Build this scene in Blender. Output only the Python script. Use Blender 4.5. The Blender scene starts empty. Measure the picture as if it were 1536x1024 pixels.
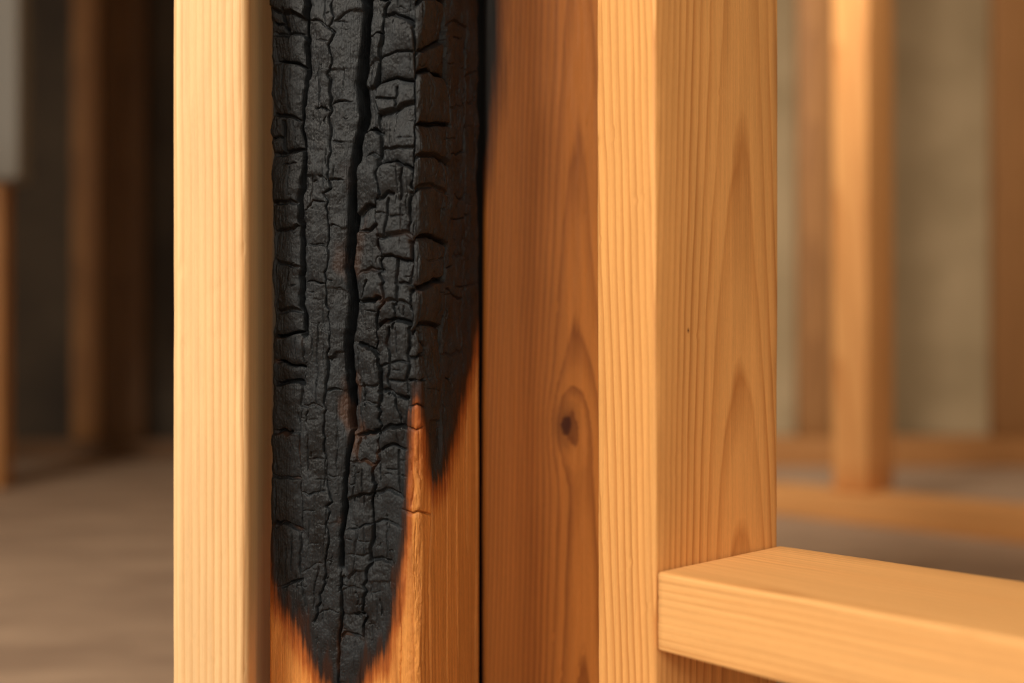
import bpy, math, random
import numpy as np
from mathutils import Matrix, Vector

random.seed(7)
RNG = np.random.RandomState(11)
scene = bpy.context.scene
try:
    scene.view_settings.view_transform = 'Standard'
    scene.view_settings.look = 'None'
except Exception:
    pass

CAMZ = 0.27
FPX = 1481.0

# ------------------------------------------------------------------ noise
TAB = RNG.rand(64, 256, 256)
def vnoise(x, y, seed=0):
    t = TAB[seed % 64]
    xi = np.floor(x).astype(int); yi = np.floor(y).astype(int)
    fx = x - xi; fy = y - yi
    fx = fx*fx*(3-2*fx); fy = fy*fy*(3-2*fy)
    a = t[yi % 256, xi % 256]; b = t[yi % 256, (xi+1) % 256]
    c = t[(yi+1) % 256, xi % 256]; d = t[(yi+1) % 256, (xi+1) % 256]
    return ((a*(1-fx)+b*fx)*(1-fy) + (c*(1-fx)+d*fx)*fy)*2-1
def fbm(x, y, seed=0, o=3):
    r = 0; amp = 1; tot = 0
    for i in range(o):
        r = r + amp*vnoise(x*2**i, y*2**i, seed+i); tot += amp; amp *= .5
    return r/tot
def sstep(a, b, x):
    t = np.clip((x-a)/(b-a), 0, 1); return t*t*(3-2*t)

# ------------------------------------------------------------------ node helpers
class NT:
    def __init__(s, mat):
        mat.use_nodes = True
        s.t = mat.node_tree; s.t.nodes.clear()
        s.out = s.t.nodes.new('ShaderNodeOutputMaterial')
        s.b = s.t.nodes.new('ShaderNodeBsdfPrincipled')
        s.t.links.new(s.b.outputs[0], s.out.inputs[0])
    def n(s, typ, **kw):
        nd = s.t.nodes.new(typ)
        for k, v in kw.items(): setattr(nd, k, v)
        return nd
    def set(s, inp, v):
        if isinstance(v, bpy.types.NodeSocket): s.t.links.new(v, inp)
        else: inp.default_value = v
    def m(s, op, a, b=0.0, c=None, clamp=False):
        nd = s.n('ShaderNodeMath', operation=op); nd.use_clamp = clamp
        s.set(nd.inputs[0], a); s.set(nd.inputs[1], b)
        if c is not None: s.set(nd.inputs[2], c)
        return nd.outputs[0]
    def mix(s, fac, a, b, blend='MIX'):
        nd = s.n('ShaderNodeMix', data_type='RGBA', blend_type=blend)
        s.set(nd.inputs[0], fac); s.set(nd.inputs[6], a); s.set(nd.inputs[7], b)
        return nd.outputs[2]
    def noise(s, vec, scale, detail=2, rough=.5):
        nd = s.n('ShaderNodeTexNoise')
        s.set(nd.inputs['Vector'], vec)
        nd.inputs['Scale'].default_value = scale
        nd.inputs['Detail'].default_value = detail
        nd.inputs['Roughness'].default_value = rough
        return nd.outputs['Fac']
    def vscale(s, vec, sc):
        nd = s.n('ShaderNodeVectorMath', operation='MULTIPLY')
        s.set(nd.inputs[0], vec); nd.inputs[1].default_value = sc
        return nd.outputs[0]
    def vadd(s, vec, o):
        nd = s.n('ShaderNodeVectorMath', operation='ADD')
        s.set(nd.inputs[0], vec); nd.inputs[1].default_value = o
        return nd.outputs[0]
    def ramp(s, fac, stops):
        nd = s.n('ShaderNodeValToRGB')
        e = nd.color_ramp.elements
        while len(e) > 1: e.remove(e[-1])
        e[0].position = stops[0][0]; e[0].color = stops[0][1]
        for p, c in stops[1:]:
            q = e.new(p); q.color = c
        s.set(nd.inputs[0], fac)
        return nd.outputs[0]
    def attr(s, name):
        nd = s.n('ShaderNodeAttribute'); nd.attribute_name = name
        return nd.outputs['Fac']
    def maprange(s, v, a, b, c=0., d=1., smooth=True):
        nd = s.n('ShaderNodeMapRange')
        nd.interpolation_type = 'SMOOTHSTEP' if smooth else 'LINEAR'
        s.set(nd.inputs[0], v)
        for i, q in enumerate((a, b, c, d)): nd.inputs[i+1].default_value = q
        return nd.outputs[0]

def srgb(r, g, b):
    def f(c):
        c /= 255.
        return c/12.92 if c <= .04045 else ((c+.055)/1.055)**2.4
    return (f(r), f(g), f(b), 1)

def wood_color(T, light, dark, pith, k, spacing, seed, contrast=1., knots=(), wobble=.003, fibre=.25):
    """growth rings cut by the board faces. returns colour socket + height socket"""
    tc = T.n('ShaderNodeTexCoord').outputs['Object']
    off = T.vadd(tc, (seed*1.37, seed*.71, seed*2.3))
    sep = T.n('ShaderNodeSeparateXYZ'); T.set(sep.inputs[0], tc)
    x, y, z = sep.outputs
    dx = T.m('SUBTRACT', x, pith[0]); dy = T.m('SUBTRACT', y, pith[1])
    r = T.m('SQRT', T.m('ADD', T.m('MULTIPLY', dx, dx), T.m('MULTIPLY', dy, dy)))
    nz = T.m('MULTIPLY', T.m('SUBTRACT', T.noise(T.vscale(off, (14, 14, 3.)), 1., 2), .5), wobble*2)
    nz2 = T.m('MULTIPLY', T.m('SUBTRACT', T.noise(T.vscale(off, (60, 60, 14)), 1., 2), .5), wobble*.28)
    v = T.m('ADD', T.m('ADD', r, T.m('MULTIPLY', z, k)), T.m('ADD', nz, nz2))
    kdark = None
    for (kx, ky, kz, rad, axis, defl) in knots:
        d = T.n('ShaderNodeVectorMath', operation='SUBTRACT'); T.set(d.inputs[0], tc); d.inputs[1].default_value = (kx, ky, kz)
        ds = T.vscale(d.outputs[0], (1, .15, .5) if axis == 'y' else (.15, 1, .7))
        ln = T.n('ShaderNodeVectorMath', operation='LENGTH'); T.set(ln.inputs[0], ds)
        L = T.m('ADD', ln.outputs['Value'], T.m('MULTIPLY', T.m('SUBTRACT', T.noise(off, 260, 3), .5), rad*.9))
        q = T.m('DIVIDE', L, rad*2.6)
        g = T.m('EXPONENT', T.m('MULTIPLY', T.m('MULTIPLY', q, q), -1.))
        v = T.m('SUBTRACT', v, T.m('MULTIPLY', g, rad*defl))
        kd = T.m('MULTIPLY', T.maprange(L, rad*.35, rad*1.2, 1, 0), .95)
        ring = T.m('MULTIPLY', T.maprange(L, rad*.8, rad*2.3, 1, 0), .42)
        kk = T.m('MAXIMUM', kd, ring)
        kdark = kk if kdark is None else T.m('MAXIMUM', kdark, kk)
    fr = T.m('FRACT', T.m('DIVIDE', v, spacing))
    saw = T.ramp(fr, [(0, (0, 0, 0, 1)), (.4, (.10, .10, .10, 1)), (.78, (.7, .7, .7, 1)), (.88, (1, 1, 1, 1)), (1., (0, 0, 0, 1))])
    amp = T.maprange(T.noise(T.vscale(off, (50, 50, 2)), 1., 2), .3, .7, .35, 1.0)
    sawa = T.m('MULTIPLY', T.m('MULTIPLY', saw, amp), contrast, clamp=True)
    col = T.mix(sawa, light, dark)
    fib = T.noise(T.vscale(off, (1500, 1500, 22)), 1., 3, .6)
    f2 = T.noise(T.vscale(off, (320, 320, 5)), 1., 2, .6)
    f3 = T.noise(T.vscale(off, (2600, 2600, 260)), 1., 2, .7)
    fm = T.m('ADD', T.m('MULTIPLY', T.m('SUBTRACT', fib, .5), fibre), T.m('MULTIPLY', T.m('SUBTRACT', f2, .5), fibre*1.0))
    fm = T.m('ADD', fm, T.m('MULTIPLY', T.m('SUBTRACT', f3, .5), fibre*.8))
    big = T.m('MULTIPLY', T.m('SUBTRACT', T.noise(T.vscale(off, (12, 12, 4)), 1., 2), .5), .28)
    val = T.m('ADD', 1.0, T.m('ADD', fm, big))
    hsv = T.n('ShaderNodeHueSaturation'); T.set(hsv.inputs['Color'], col); T.set(hsv.inputs['Value'], val)
    col = hsv.outputs[0]
    if kdark is not None:
        col = T.mix(kdark, col, (dark[0]*.22, dark[1]*.13, dark[2]*.12, 1))
    h = T.m('SUBTRACT', T.m('ADD', T.m('MULTIPLY', fib, .6), T.m('MULTIPLY', f3, .5)), T.m('MULTIPLY', sawa, .5))
    return col, h, off, tc

def wood_mat(name, light, dark, pith, k, spacing, seed, rough=.55, scorch=False, bump=.22, **kw):
    m = bpy.data.materials.new(name); T = NT(m)
    col, h, off, tc = wood_color(T, light, dark, pith, k, spacing, seed, **kw)
    if scorch:
        s = T.attr('scorch')
        n = T.noise(T.vscale(off, (400, 400, 18)), 1., 4, .6)
        s2 = T.m('ADD', s, T.m('MULTIPLY', T.m('SUBTRACT', n, .5), .5))
        a = T.maprange(s2, .22, .6); b = T.maprange(s2, .5, .75)
        a = T.m('MULTIPLY', a, T.maprange(s, .02, .12)); b = T.m('MULTIPLY', b, T.maprange(s, .02, .12))
        col = T.mix(T.m('MULTIPLY', a, .85), col, (.10, .03, .008, 1))
        col = T.mix(b, col, (.008, .007, .007, 1))
    T.set(T.b.inputs['Base Color'], col)
    T.b.inputs['Roughness'].default_value = rough
    T.b.inputs['Specular IOR Level'].default_value = .3
    bp = T.n('ShaderNodeBump'); bp.inputs['Strength'].default_value = bump; bp.inputs['Distance'].default_value = .0006
    T.set(bp.inputs['Height'], h); T.set(T.b.inputs['Normal'], bp.outputs[0])
    return m

# ------------------------------------------------------------------ lofted lumber
def profile(W, D, r, nf=1, ns=1, arc=5):
    pts = []
    def line(a, b, n):
        for i in range(n):
            t = i/n; pts.append((a[0]+(b[0]-a[0])*t, a[1]+(b[1]-a[1])*t))
    def corner(cx, cy, a0):
        for i in range(arc):
            t = a0 + (math.pi/2)*i/arc
            pts.append((cx+r*math.cos(t), cy+r*math.sin(t)))
    line((-W+r, 0), (-r, 0), nf); corner(-r, r, -math.pi/2)
    line((0, r), (0, D-r), ns); corner(-r, D-r, 0)
    line((-r, D), (-W+r, D), nf); corner(-W+r, D-r, math.pi/2)
    line((-W, D-r), (-W, r), ns); corner(-W+r, r, math.pi)
    return np.array(pts)

def mesh_from_grid(name, rings, mat, attrs=None):
    R, N, _ = rings.shape
    verts = rings.reshape(-1, 3)
    i = np.arange(R-1)[:, None]*N; j = np.arange(N)[None, :]; j2 = (j+1) % N
    quads = np.stack([i+j, i+j2, i+N+j2, i+N+j], -1).reshape(-1, 4)
    me = bpy.data.meshes.new(name)
    nq = len(quads)
    me.vertices.add(len(verts)); me.vertices.foreach_set('co', verts.astype(np.float32).ravel())
    loops = np.concatenate([quads.ravel(), np.arange(N)[::-1], (R-1)*N+np.arange(N)])
    me.loops.add(len(loops)); me.loops.foreach_set('vertex_index', loops.astype(np.int32))
    me.polygons.add(nq+2)
    starts = np.concatenate([np.arange(nq)*4, [nq*4, nq*4+N]])
    me.polygons.foreach_set('loop_start', starts.astype(np.int32))
    try:
        tot = np.concatenate([np.full(nq, 4), [N, N]]); me.polygons.foreach_set('loop_total', tot.astype(np.int32))
    except Exception: pass
    me.update(calc_edges=True); me.validate()
    sm = np.ones(len(me.polygons), dtype=bool); sm[-2:] = False
    me.polygons.foreach_set('use_smooth', sm)
    for k, v in (attrs or {}).items():
        a = me.attributes.new(k, 'FLOAT', 'POINT'); a.data.foreach_set('value', v.astype(np.float32).ravel())
    me.materials.append(mat)
    ob = bpy.data.objects.new(name, me)
    scene.collection.objects.link(ob)
    return ob

def lumber(name, W, D, H, mat, r=.002, nf=10, ns=16, nz=160, arc=5, seed=0, rough=.00025, scorch=None):
    P = profile(W, D, r, nf, ns, arc)
    zs = np.concatenate([[0], np.linspace(r, H-r, nz), [H]])
    N = len(P)
    c = P.mean(0)
    th = np.arange(N)
    ZZ, TT = np.meshgrid(zs, th, indexing='ij')
    d = rough*fbm(ZZ*40, TT*.9, seed, 3) + rough*3*fbm(ZZ*5, TT*0+seed*3.1, seed+5, 2)
    nick = np.where(fbm(ZZ*90, TT*.35, seed+9, 2) > .72, 1, 0)*rough*1.5
    dirv = c-P; dirv = dirv/np.linalg.norm(dirv, axis=1)[:, None]
    rings = np.zeros((len(zs), N, 3))
    rings[:, :, 0] = P[None, :, 0] + dirv[None, :, 0]*(d+nick)
    rings[:, :, 1] = P[None, :, 1] + dirv[None, :, 1]*(d+nick)
    rings[:, :, 2] = ZZ
    for e in (0, -1):
        rings[e, :, :2] += dirv*r*.8
    at = {}
    if scorch is not None:
        at['scorch'] = scorch(rings[:, :, 0], rings[:, :, 1], rings[:, :, 2])
    return mesh_from_grid(name, rings, mat, at)

def place(ob, x, y, z, a_deg):
    ob.location = (x, y, z); ob.rotation_euler = (0, 0, -math.radians(a_deg))

UX = Vector((.6785, -.7346, 0)); VX = Vector((.7346, .6785, 0))
A_WALL = math.degrees(math.atan2(.7346, .6785))

# ------------------------------------------------------------------ materials
m_left = wood_mat('pine_pale', srgb(242, 202, 148), srgb(218, 164, 106), (-.24, .03), .004, .0036, 1, contrast=.85, fibre=.24, wobble=.0035)
m_right = wood_mat('pine_warm', srgb(226, 166, 98), srgb(176, 110, 52), (-.075, .072), .020, .0028, 2, contrast=.85, fibre=.32, wobble=.0028,
                   knots=[(0.0, .026, CAMZ+.0215, .0006, 'x', 0.)])
m_block = wood_mat('pine_block', srgb(232, 176, 110), srgb(196, 134, 74), (-.10, .085), .010, .0040, 3, contrast=.8, fibre=.30)
m_brown = wood_mat('pine_amber', srgb(190, 118, 52), srgb(132, 72, 26), (-.030, -.034), .018, .0022, 4, contrast=.9, fibre=.38, wobble=.003,
                   scorch=True, knots=[(-.038, 0, CAMZ-.031, .0046, 'y', .7)])
m_bg = wood_mat('pine_background', srgb(218, 158, 96), srgb(184, 118, 62), (-.06, .12), .02, .006, 5)
m_bgdark = wood_mat('pine_dark', srgb(104, 74, 46), srgb(76, 50, 30), (-.06, .12), .02, .006, 6)  # darker tone for the far left studs and their plate
m_bgmid = wood_mat('pine_mid', srgb(176, 124, 74), srgb(136, 88, 46), (-.06, .12), .02, .006, 8)
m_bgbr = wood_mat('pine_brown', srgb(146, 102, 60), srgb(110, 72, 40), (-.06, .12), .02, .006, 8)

# ------------------------------------------------------------------ foreground lumber
HS = 2.4
st = lumber('wood_stud', .038, .1075, HS, m_right, r=.0018, seed=3, nz=700)
place(st, .0692, .477, 0, A_WALL)

ls = lumber('wood_stud', .0365, .11, HS, m_left, r=.0045, seed=1, nz=900, arc=9, rough=.0003)
place(ls, -.1330, .497, 0, -7.2)

def brown_scorch(x, y, z):
    h = sstep(.30, .47, z)
    edge = np.clip((x+.089)/.010, 0, 9)
    return np.clip(h*1.15*np.exp(-edge/(0.35+1.0*h)), 0, 1)*(y < .03) + (y >= .03)*h*.8
bs = lumber('wood_stud', .089, .038, HS, m_brown, r=.0028, seed=6, nz=900, nf=90, scorch=brown_scorch)
place(bs, .0710, .597, 0, 2.0)

blk = lumber('wood_blocking', .1075, .038, .44, m_block, r=.0018, seed=12, nz=180)
o = Vector((.0692, .477, CAMZ-.0956-.038)) + VX*.1075 + UX*.0006
M = Matrix(((VX.x, 0, UX.x, o.x), (VX.y, 0, UX.y, o.y), (0, 1, 0, o.z), (0, 0, 0, 1)))
blk.matrix_world = M

# ------------------------------------------------------------------ charred post
def dep(s):
    return np.where(s < 89, 526+(498-526)*s/89., 498+(582-498)*(s-89)/89.)
def X2S(px):
    px = np.asarray(px, float)
    return np.where(px < 630, (px-400)/230.*89, 89+(px-630)/92.*89)
def P2(px, py):
    s = X2S(px); return np.stack([s, (np.asarray(py, float)-560)/1481.*dep(s)], -1)

r = 5.0
prof = []; nrm = []; sval = []
def addp(x, y, nx, ny, s): prof.append((x, y)); nrm.append((nx, ny)); sval.append(s)
NF = 300; NSd = 180; AR = 24
for i in range(NF):
    x = -89+r+(89-2*r)*i/NF; addp(x, 0, 0, -1, x+89)
for i in range(AR):
    t = -math.pi/2+math.pi/2*i/AR; addp(-r+r*math.cos(t), r+r*math.sin(t), math.cos(t), math.sin(t), 89-r+2*r*i/AR)
for i in range(NSd):
    y = r+(89-2*r)*i/NSd; addp(0, y, 1, 0, 89+y)
for i in range(6):
    t = math.pi/2*i/6; addp(-r+r*math.cos(t), 89-r+r*math.sin(t), math.cos(t), math.sin(t), 178-r+2*r*i/6)
for i in range(8):
    x = -r-(89-2*r)*i/8; addp(x, 89, 0, 1, 178+(-x))
for i in range(6):
    t = math.pi/2+math.pi/2*i/6; addp(-89+r+r*math.cos(t), 89-r+r*math.sin(t), math.cos(t), math.sin(t), 262)
for i in range(30):
    y = 89-r-(89-2*r)*i/30; addp(-89, y, -1, 0, -y)
for i in range(AR):
    t = math.pi+math.pi/2*i/AR; addp(-89+r+r*math.cos(t), r+r*math.sin(t), math.cos(t), math.sin(t), -r+2*r*i/AR)
prof = np.array(prof); nrm = np.array(nrm); sval = np.array(sval)
S_sorted_idx = np.argsort(sval); S_s = sval[S_sorted_idx]

t_rows = np.concatenate([np.linspace(270, 178, 40)[:-1], np.linspace(178, -205, 1300)[:-1], np.linspace(-205, -420, 230)[:-1], np.linspace(-420, -(2400-270), 120)])
rev = t_rows[::-1]
nR = len(rev); nC = len(S_s)
Hc = np.zeros((nR, nC)); Ws = np.zeros((nR, nC)); OFF = np.zeros((nR, nC))
SS, TTm = np.meshgrid(S_s, rev)
PXg = np.where(SS < 89, 400+SS/89*230, 630+(SS-89)/89*92)
PYg = 560+TTm*1481/dep(np.clip(SS, 0, 178))

def raster(H, pts, w, D, taper=True):
    pts = np.asarray(pts, float); n = len(pts)
    for i in range(n-1):
        a = pts[i]; b = pts[i+1]
        u0 = i/(n-1); u1 = (i+1)/(n-1)
        pad = w*6
        r0 = np.searchsorted(rev, min(a[1], b[1])-pad); r1 = np.searchsorted(rev, max(a[1], b[1])+pad)
        c0 = np.searchsorted(S_s, min(a[0], b[0])-pad); c1 = np.searchsorted(S_s, max(a[0], b[0])+pad)
        if r1 <= r0 or c1 <= c0: continue
        Y = rev[r0:r1, None]; X = S_s[None, c0:c1]
        ab = b-a; L2 = max((ab**2).sum(), 1e-9)
        q = np.clip(((X-a[0])*ab[0]+(Y-a[1])*ab[1])/L2, 0, 1)
        d = np.sqrt((X-a[0]-q*ab[0])**2+(Y-a[1]-q*ab[1])**2)
        uu = u0+(u1-u0)*q
        tp = np.clip(np.minimum(uu, 1-uu)*5+.25, 0, 1) if taper else 1.0
        rr = d/(w*(.5+.5*tp))
        pr = .66*np.exp(-(rr*1.05)**4)+.34*np.clip(1-rr/6, 0, 1)**2
        H[r0:r1, c0:c1] = np.minimum(H[r0:r1, c0:c1], -D*tp*pr)

def densify(pts, step, jit, seed):
    pts = np.asarray(pts, float); out = [pts[0]]
    rs = np.random.RandomState(seed)
    for a, b in zip(pts[:-1], pts[1:]):
        n = max(1, int(np.linalg.norm(b-a)/step))
        for i in range(1, n+1):
            out.append(a+(b-a)*i/n+rs.randn(2)*np.array([jit, jit*.5]))
    return np.array(out)

V = {}
def vcrack(key, pl, w, D, jit=.35, step=3.0):
    pl = np.array(pl, float); V[key] = pl
    pts = P2(pl[:, 0], pl[:, 1])
    raster(Hc, densify(pts, step, jit, len(V)*13), w, D, taper=False)
TOP = -420
vcrack('main', [(552, TOP), (548, 0), (546, 60), (538, 120), (543, 170), (533, 230), (527, 290), (526, 350), (522, 400), (528, 450), (521, 520), (525, 580), (527, 640)], 2.3, 16, .3)
vcrack('main2', [(527, 640), (520, 700), (515, 770), (511, 850)], 1.5, 10, .25)
vcrack('main3', [(511, 850), (513, 920), (509, 970), (510, 1040)], .7, 4.5, .25)
V['main'] = np.vstack([V['main'], V['main2'][1:], V['main3'][1:]])
vcrack('b', [(465, TOP), (458, 40), (461, 100), (452, 190), (458, 240), (450, 300), (455, 370), (452, 440), (458, 500)], 1.2, 8, .4)
vcrack('b2', [(458, 500), (455, 570), (450, 680), (455, 760), (450, 850), (462, 920)], .4, 1.8, .35)
V['b'] = np.vstack([V['b'], V['b2'][1:]])
vcrack('c', [(500, TOP), (500, 40), (494, 110), (497, 200), (490, 300), (493, 370), (490, 430), (495, 500), (490, 560), (488, 640), (492, 760), (488, 860), (475, 930)], .55, 3.2, .8)
vcrack('d', [(580, TOP), (578, 0), (572, 60), (562, 140), (574, 200), (568, 260), (564, 330), (576, 420), (565, 500), (572, 600), (562, 700), (560, 800), (550, 880), (545, 960)], .7, 3.8, .9)
vcrack('f', [(625, TOP), (622, 60), (626, 150), (620, 250), (613, 340), (617, 440), (613, 520), (612, 590)], .75, 3.2, .7)
vcrack('g', [(668, TOP), (667, 60), (673, 160), (671, 300), (669, 380), (667, 460), (660, 560), (662, 640)], .9, 3.6, .7)
vcrack('h', [(698, TOP), (699, 60), (695, 200), (698, 340), (694, 440), (690, 520)], .4, 1.5, .5)
V['L'] = np.array([(398, TOP), (398, 1100)], float); V['R'] = np.array([(723, TOP), (723, 700)], float)

def xat(key, y):
    p = V[key]; return np.interp(y, p[:, 1], p[:, 0])
rs = np.random.RandomState(5)
def column(a, b, y0, y1, smin, smax, w, D, part=.15, sag=5, off=.6, split=0.):
    y = y0+rs.rand()*smax
    XA = xat(a, PYg); XB = xat(b, PYg)
    incol = (PXg > XA) & (PXg <= XB)
    rel = (PXg-XA)/np.maximum(XB-XA, 1)
    while y < y1:
        xa = float(xat(a, y)); xb = float(xat(b, y))
        f0 = 0; f1 = 1
        partial = rs.rand() < part
        if partial:
            if rs.rand() < .5: f1 = .35+rs.rand()*.4
            else: f0 = .25+rs.rand()*.4
        tilt = rs.randn()*8; sg = sag*(rs.rand()*1.8-.3)
        n = 9
        u = np.linspace(f0, f1, n)
        xs = xa+(xb-xa)*u
        ys = y+tilt*(u-.5)-sg*(1-(2*u-1)**2)+np.cumsum(rs.randn(n))*2.0
        fade = 1 if y < 560 else max(.5, 1-(y-560)/420.)
        raster(Hc, P2(xs, ys), w*(.6+.9*rs.rand())*(.6+.4*fade), D*(.4+1.0*rs.rand())*fade, taper=(part > .3))
        nxt = y+smin+(smax-smin)*rs.rand()**1.3
        ksel = None
        if rs.rand() < split:
            k = .3+.4*rs.rand()
            yy = np.linspace(y, nxt, 8); xx = xa+(xb-xa)*k+np.cumsum(rs.randn(8))*1.4
            raster(Hc, P2(xx, yy), w*.75, D*.7*fade, taper=False)
            ksel = k
            if rs.rand() < .35:
                ym = (y+nxt)/2+rs.randn()*4
                if rs.rand() < .5: xx2 = np.linspace(xa, xa+(xb-xa)*k, 5)
                else: xx2 = np.linspace(xa+(xb-xa)*k, xb, 5)
                raster(Hc, P2(xx2, ym+np.cumsum(rs.randn(5))*1.5), w*.7, D*.6*fade, taper=False)
        if off > 0:
            ycrack = np.interp(rel, u, ys)
            sel = incol & (PYg > ycrack) & (PYg <= nxt+20)
            hh = (rs.rand()-.5)*2*off*fade; tl = (rs.rand()-.5)*2*off*fade; th = (rs.rand()-.5)*2*off*fade
            val = hh+tl*2.2*((PYg-y)/(nxt-y+1)-.5)+th*2.2*(rel-.5)
            if ksel is not None: val = val+np.where(rel > ksel, (rs.rand()-.5)*1.6*off*fade, 0)
            OFF[sel] = val[sel]
        y = nxt
column('L', 'b', -400, 900, 34, 90, .9, 4.6, .1, 7, off=1.5, split=.2)
column('b', 'c', -400, 900, 45, 150, .5, 2.1, .5, off=.6, split=.4)
column('c', 'main', -400, 990, 40, 130, .5, 2.1, .5, off=.6, split=.4)
column('main', 'd', -400, 960, 28, 72, .85, 4.2, .15, 6, off=1.5, split=.4)
column('d', 'f', -400, 880, 28, 72, .85, 4.2, .12, 6, off=1.5, split=.5)
column('f', 'g', -400, 660, 42, 80, 1.1, 4.4, .1, 8, off=1.5, split=.15)
column('g', 'h', -400, 560, 50, 130, .5, 1.5, .3, 3, off=.5)
column('h', 'R', -400, 500, 60, 140, .4, 1.1, .3, 3, off=.2)
for _ in range(3):
    OFF[1:-1] = (OFF[:-2]+2*OFF[1:-1]+OFF[2:])/4
    OFF[:, 1:-1] = (OFF[:, :-2]+2*OFF[:, 1:-1]+OFF[:, 2:])/4
for i in range(420):
    x = 402+rs.rand()*315; y = -380+rs.rand()*1380
    ln = 12+rs.rand()*60; n = 6
    yy = np.linspace(y, y+ln, n); xx = x+np.cumsum(rs.randn(n))*1.1
    raster(Hc, P2(xx, yy), .2+.2*rs.rand(), .5+1.5*rs.rand())
for i in range(160):
    x = 402+rs.rand()*300; y = -380+rs.rand()*1380
    ln = 6+rs.rand()*20; n = 5
    xx = np.linspace(x, x+ln, n); yy = y+np.cumsum(rs.randn(n))*1.5
    raster(Hc, P2(xx, yy), .22+.2*rs.rand(), .5+1.2*rs.rand())
for pl, w, D in [([(648, 660), (647, 760), (643, 860), (645, 1060)], .45, 1.8), ([(664, 640), (668, 760), (667, 1060)], .4, 1.5),
                 ([(699, 600), (697, 700), (699, 830)], .5, 1.6), ([(713, 480), (714, 700), (712, 1060)], .5, 1.4),
                 ([(604, 764), (618, 770), (632, 767), (646, 771)], .5, 2.6), ([(600, 880), (603, 960), (600, 1060)], .35, 1.2),
                 ([(510, 1000), (508, 1100)], .5, 2.0), ([(625, 780), (622, 860), (626, 900)], .35, 1.2), ([(545, 960), (542, 1060)], .35, .9),
                 ([(440, 900), (444, 1060)], .25, .6), ([(612, 610), (628, 606), (640, 612)], .4, 1.8), ([(612, 640), (626, 645), (636, 640)], .4, 1.8),
                 ([(615, 690), (622, 730), (616, 760)], .4, 1.4), ([(682, 720), (681, 860), (684, 1000)], .35, 1.2)]:
    pl = np.array(pl, float)
    raster(Ws, densify(P2(pl[:, 0], pl[:, 1]), 3, .15, 3), w, D)

bx = [330, 370, 400, 410, 425, 440, 458, 470, 490, 510, 528, 545, 565, 582, 594, 602, 608, 612, 618, 634, 642, 648, 656, 665, 680, 700, 712, 724, 740, 900]
by = [640, 720, 812, 850, 885, 898, 925, 975, 1000, 1036, 1020, 985, 985, 945, 870, 800, 715, 610, 580, 580, 650, 725, 725, 685, 620, 550, 495, 445, 400, 200]
calm = 1-.8*sstep(594, 606, PXg)*(1-sstep(650, 668, PXg))      # keep the bare arris streak readable
hw = np.where(SS < 89, 1., .45)*calm
yb = np.interp(PXg+(fbm(SS*.15, TTm*.16, 23, 4)*12+fbm(SS*.5, TTm*.3, 27, 2)*4)*hw, bx, by)
nx = (fbm(SS*.30, TTm*.02, 3, 2)*42 + fbm(SS*1.3, TTm*.05, 17, 3)*50)*(.3+.7*calm) - 4
bmask = ((yb-PYg)+nx > 0).astype(float)
def boxb(A, n, ax):
    if n < 1: return A
    c = np.cumsum(np.concatenate([np.repeat(np.take(A, [0], ax), n+1, ax), A, np.repeat(np.take(A, [-1], ax), n, ax)], ax), ax)
    L = A.shape[ax]
    hi = np.take(c, np.arange(2*n+1, 2*n+1+L), ax); lo = np.take(c, np.arange(0, L), ax)
    return (hi-lo)/(2*n+1)
def blur(A, ny, nxx, it=3):
    for _ in range(it): A = boxb(boxb(A, ny, 0), nxx, 1)
    return A
char = blur(bmask, 9, 2)
b1 = blur(bmask, 34, 12); b2 = blur(bmask, 95, 34)
scor = np.clip(.5*2*b1+.5*2*b2, 0, 1)
# the bare streak on the arris is only lightly toasted
scor = scor*(1-.45*(1-char)*np.exp(-((PXg-626)/15.)**2)*sstep(560, 620, PYg))
deepz = sstep(.5, 1., blur(bmask, 22, 9))
blockn = fbm(SS*.085, TTm*.07, 30, 2)
fib = fbm(SS*2.4, TTm*.12, 40, 3)
grain = fbm(SS*1.3, TTm*1.0, 44, 3)
fold = fbm(SS*.35, TTm*.30, 47, 3)
H = char*(Hc*(.35+.65*deepz)) + Ws*(1-char*.6)
H += char*deepz*(blockn*1.3-.5+OFF+fold*.5) + char*(fib*.22+grain*.2)
H += -char*.35
H += (1-char)*(fib*.11 + fbm(SS*.3, TTm*.02, 50, 2)*.25)
cor = np.exp(-((SS-89)/9.)**2); corL = np.exp(-(SS/7.)**2)
H += -char*cor*(.9+1.3*fbm(SS*0+1.3, TTm*.06, 60, 2)) - char*corL*(.8+1.5*fbm(SS*0+4.3, TTm*.07, 62, 2))
H += -(1-char)*cor*(.8+1.6*fbm(SS*.1, TTm*.03, 64, 2)**2+.6*fbm(SS*.4, TTm*.2, 66, 3))*sstep(560, 700, PYg)
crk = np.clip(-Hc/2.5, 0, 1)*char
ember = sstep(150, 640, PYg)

inv = np.argsort(S_sorted_idx)
def back(A): return A[::-1][:, inv]
Hb, cb, sb, kb, eb = map(back, (H, char, scor, crk, ember))
zz = (CAMZ*1000 - t_rows)
rings = np.zeros((nR, len(prof), 3))
rings[:, :, 0] = (prof[None, :, 0]+nrm[None, :, 0]*Hb)/1000
rings[:, :, 1] = (prof[None, :, 1]+nrm[None, :, 1]*Hb)/1000
rings[:, :, 2] = zz[:, None]/1000

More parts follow.
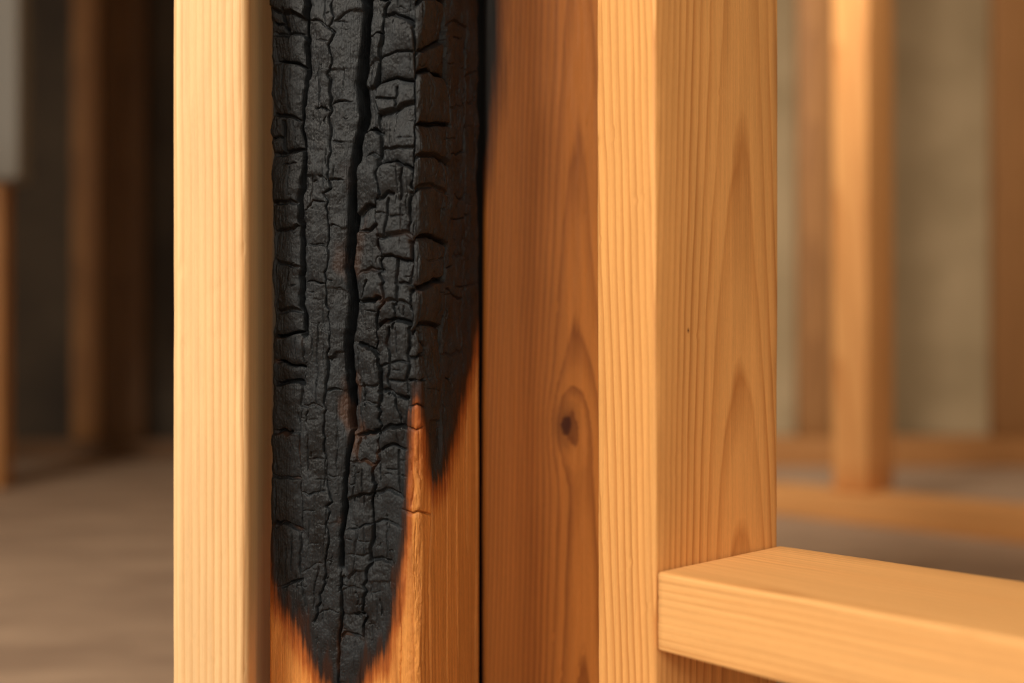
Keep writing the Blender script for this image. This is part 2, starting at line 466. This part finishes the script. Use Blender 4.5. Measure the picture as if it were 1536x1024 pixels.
mc = bpy.data.materials.new('charred_wood'); T = NT(mc)
wcol, wh, off, tc = wood_color(T, srgb(216, 146, 74), srgb(160, 92, 38), (-.05, -.12), .02, .0036, 9, contrast=.75, fibre=.65, wobble=.004)
ch = T.attr('char'); sc = T.attr('scorch'); ck = T.attr('crack'); em = T.attr('ember')
streak = T.noise(T.vscale(off, (420, 420, 12)), 1., 4, .65)
cloud = T.noise(T.vscale(off, (110, 110, 50)), 1., 4, .6)
st_ = T.m('SUBTRACT', T.m('ADD', T.m('MULTIPLY', streak, .7), T.m('MULTIPLY', cloud, .4)), .55)
scn = T.m('MULTIPLY', T.m('ADD', sc, T.m('MULTIPLY', st_, 1.3)), T.maprange(sc, 0., .3), clamp=True)
c1 = T.mix(T.maprange(scn, .02, .45, 0, .88), wcol, srgb(152, 74, 24))
c2 = T.mix(T.maprange(scn, .30, .80), c1, srgb(40, 19, 10))
ch2 = T.maprange(T.m('ADD', ch, T.m('MULTIPLY', T.m('MULTIPLY', st_, T.m('MULTIPLY', ch, T.m('SUBTRACT', 1., ch))), 6.)), .1, .95)
mott = T.noise(T.vscale(off, (90, 90, 60)), 1., 4, .6)
blk1 = T.mix(T.maprange(mott, .3, .7), (.0038, .0047, .0058, 1), (.0125, .0160, .0195, 1))
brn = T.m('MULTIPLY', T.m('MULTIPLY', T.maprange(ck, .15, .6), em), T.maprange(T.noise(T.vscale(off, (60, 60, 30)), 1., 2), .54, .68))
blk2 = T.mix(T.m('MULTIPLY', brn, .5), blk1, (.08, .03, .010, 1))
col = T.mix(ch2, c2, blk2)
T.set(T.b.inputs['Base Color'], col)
rg = T.m('ADD', T.m('MULTIPLY', mott, .36), .31)
T.set(T.b.inputs['Roughness'], rg)
T.b.inputs['Specular IOR Level'].default_value = .38
hn = T.m('ADD', T.m('MULTIPLY', T.noise(T.vscale(off, (1500, 1500, 80)), 1., 4, .65), 1.6), T.m('MULTIPLY', T.noise(T.vscale(off, (800, 800, 600)), 1., 4, .65), .4))
bp = T.n('ShaderNodeBump'); bp.inputs['Strength'].default_value = .55; bp.inputs['Distance'].default_value = .0008
T.set(bp.inputs['Height'], hn); T.set(T.b.inputs['Normal'], bp.outputs[0])

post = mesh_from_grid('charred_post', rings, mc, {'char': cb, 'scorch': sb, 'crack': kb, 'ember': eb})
place(post, -.0464, .498, 0, 18.5)

def all_dark(x, y, z): return np.ones_like(x)
m_gap = wood_mat('gap_shade', srgb(120, 70, 34), srgb(90, 50, 22), (-.03, -.04), .05, .003, 14, scorch=True)
bk = lumber('gap_shade_board', .089, .038, HS, m_gap, r=.002, seed=16, nz=60, scorch=all_dark)  # added dark board, stands in for the shade in the gap behind the post
place(bk, .030, .645, 0, 2.0)

# ------------------------------------------------------------------ room
def surf_mat(name, c1, c2, scale, rough=.8, stretch=(1, 1, 1), bump=.2):
    m = bpy.data.materials.new(name); T = NT(m)
    tc = T.n('ShaderNodeTexCoord').outputs['Object']
    n = T.noise(T.vscale(tc, stretch), scale, 5, .6)
    T.set(T.b.inputs['Base Color'], T.mix(T.maprange(n, .3, .7), c1, c2))
    T.b.inputs['Roughness'].default_value = rough
    bp = T.n('ShaderNodeBump'); bp.inputs['Strength'].default_value = bump; bp.inputs['Distance'].default_value = .003
    T.set(bp.inputs['Height'], n); T.set(T.b.inputs['Normal'], bp.outputs[0])
    return m
def boxobj(name, x0, x1, y0, y1, z0, z1, mat):
    me = bpy.data.meshes.new(name)
    v = [(x, y, z) for z in (z0, z1) for y in (y0, y1) for x in (x0, x1)]
    f = [(0, 2, 3, 1), (4, 5, 7, 6), (0, 1, 5, 4), (2, 6, 7, 3), (0, 4, 6, 2), (1, 3, 7, 5)]
    me.from_pydata(v, [], f); me.update(); me.materials.append(mat)
    ob = bpy.data.objects.new(name, me); scene.collection.objects.link(ob); return ob

m_floor = surf_mat('subfloor', srgb(184, 156, 130), srgb(152, 126, 104), 3.5, .75, (1, 3, 1))
m_wall = surf_mat('greige_plaster', srgb(196, 172, 136), srgb(168, 146, 112), 1.6, .9)
m_dark = surf_mat('dim_wall', srgb(76, 62, 46), srgb(48, 38, 28), 1.8, .9)  # dimness of the left side is put into this wall colour
boxobj('floor', -2.6, 3.4, -2.2, 4.5, -.05, 0, m_floor)
boxobj('wall_back', -2.6, 3.4, 4.4, 4.5, 0, 2.5, m_wall)
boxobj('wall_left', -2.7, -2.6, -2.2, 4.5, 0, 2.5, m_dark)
boxobj('wall_right', 3.4, 3.5, -2.2, 4.5, 0, 2.5, m_wall)
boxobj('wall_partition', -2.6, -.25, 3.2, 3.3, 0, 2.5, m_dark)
boxobj('ceiling', -2.7, 3.5, -2.2, 4.5, 2.5, 2.56, m_wall)

def bgstud(px1, depth, z0, mat, W, D, a, name='wood_stud', H=None):
    ob = lumber(name, W, D, (H or (2.5-z0)), mat, r=.003, nz=40, nf=2, ns=2, seed=random.randint(1, 50))
    X = (px1-768)/FPX*depth
    place(ob, X, depth, z0, a); return ob
def plate(name, p, L, W, Hh, mat, back=0.):
    ob = lumber(name, W, Hh, L, mat, r=.003, nz=40, nf=2, ns=2, seed=22)
    o = Vector((p[0], p[1], 0)) + VX*W - UX*back
    ob.matrix_world = Matrix(((VX.x, 0, UX.x, o.x), (VX.y, 0, UX.y, o.y), (0, 1, 0, o.z), (0, 0, 0, 1)))
    return ob
plate('sole_plate', (.512, 1.886), 1.9, .12, .05, m_bg, back=.7)
bgstud(1300, 1.81, .051, m_bg, .068, .105, A_WALL)
lp = lumber('sole_plate', .09, .085, 2.6, m_bgmid, r=.003, nz=40, nf=2, ns=2, seed=31)
lp.matrix_world = Matrix(((0, 0, 1, .3), (1, 0, 0, 2.86+.09), (0, 1, 0, 0), (0, 0, 0, 1)))
bgstud(1250, 2.87, .086, m_bgbr, .10, .038, 0)
bgstud(1590, 2.87, .086, m_bgbr, .19, .038, 0)
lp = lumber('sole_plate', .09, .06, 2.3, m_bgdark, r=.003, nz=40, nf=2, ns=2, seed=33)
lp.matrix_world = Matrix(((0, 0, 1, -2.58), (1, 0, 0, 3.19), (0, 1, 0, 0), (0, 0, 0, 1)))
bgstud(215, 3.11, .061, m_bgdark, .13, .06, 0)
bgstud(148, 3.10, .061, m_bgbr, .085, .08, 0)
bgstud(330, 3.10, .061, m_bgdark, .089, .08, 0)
bgstud(2, 2.30, 0, m_bgmid, .14, .05, 0)

md = bpy.data.materials.new('pale_grey'); T = NT(md)
T.b.inputs['Base Color'].default_value = srgb(118, 112, 102); T.b.inputs['Roughness'].default_value = .6
d1 = lumber('pale_panel', .16, .06, 2.5-.672, md, r=.01, nz=20, nf=2, ns=2, seed=41)  # made-up block standing in for a pale, window-like patch
place(d1, -1.026, 2.05, .672, 0)

# ------------------------------------------------------------------ lights
def area(name, loc, target, size, power, col, spread=None):
    L = bpy.data.lights.new(name, 'AREA'); L.energy = power; L.color = col; L.size = size
    if spread: L.spread = math.radians(spread)
    ob = bpy.data.objects.new(name, L); scene.collection.objects.link(ob)
    ob.location = loc
    ob.rotation_euler = (Vector(target)-Vector(loc)).to_track_quat('-Z', 'Y').to_euler()
    return ob
area('key_light', (-1.3, -1.0, 1.75), (0, .5, .3), .6, 69, (1, .915, .79))
area('fill_light', (.45, -1.5, 1.15), (.05, .5, .25), 1.1, 16, (1, .89, .74))
area('back_fill', (.1, 1.1, 2.0), (1.6, 3.8, .6), .6, 22, (1, .90, .75), 110)  # added lamp without a known source, lifts the far wall and rear post

w = bpy.data.worlds.new('World'); scene.world = w; w.use_nodes = True
w.node_tree.nodes['Background'].inputs[0].default_value = (1, .9, .78, 1)
w.node_tree.nodes['Background'].inputs[1].default_value = .2

# ------------------------------------------------------------------ camera
cd = bpy.data.cameras.new('camera'); cam = bpy.data.objects.new('camera', cd)
scene.collection.objects.link(cam); scene.camera = cam
cam.location = (0, 0, CAMZ); cam.rotation_euler = (math.pi/2, 0, 0)
cd.sensor_width = 36; cd.lens = FPX/1536*36; cd.shift_y = 48/1536
cd.clip_start = .02
cd.dof.use_dof = True; cd.dof.focus_distance = .52; cd.dof.aperture_fstop = 2.5
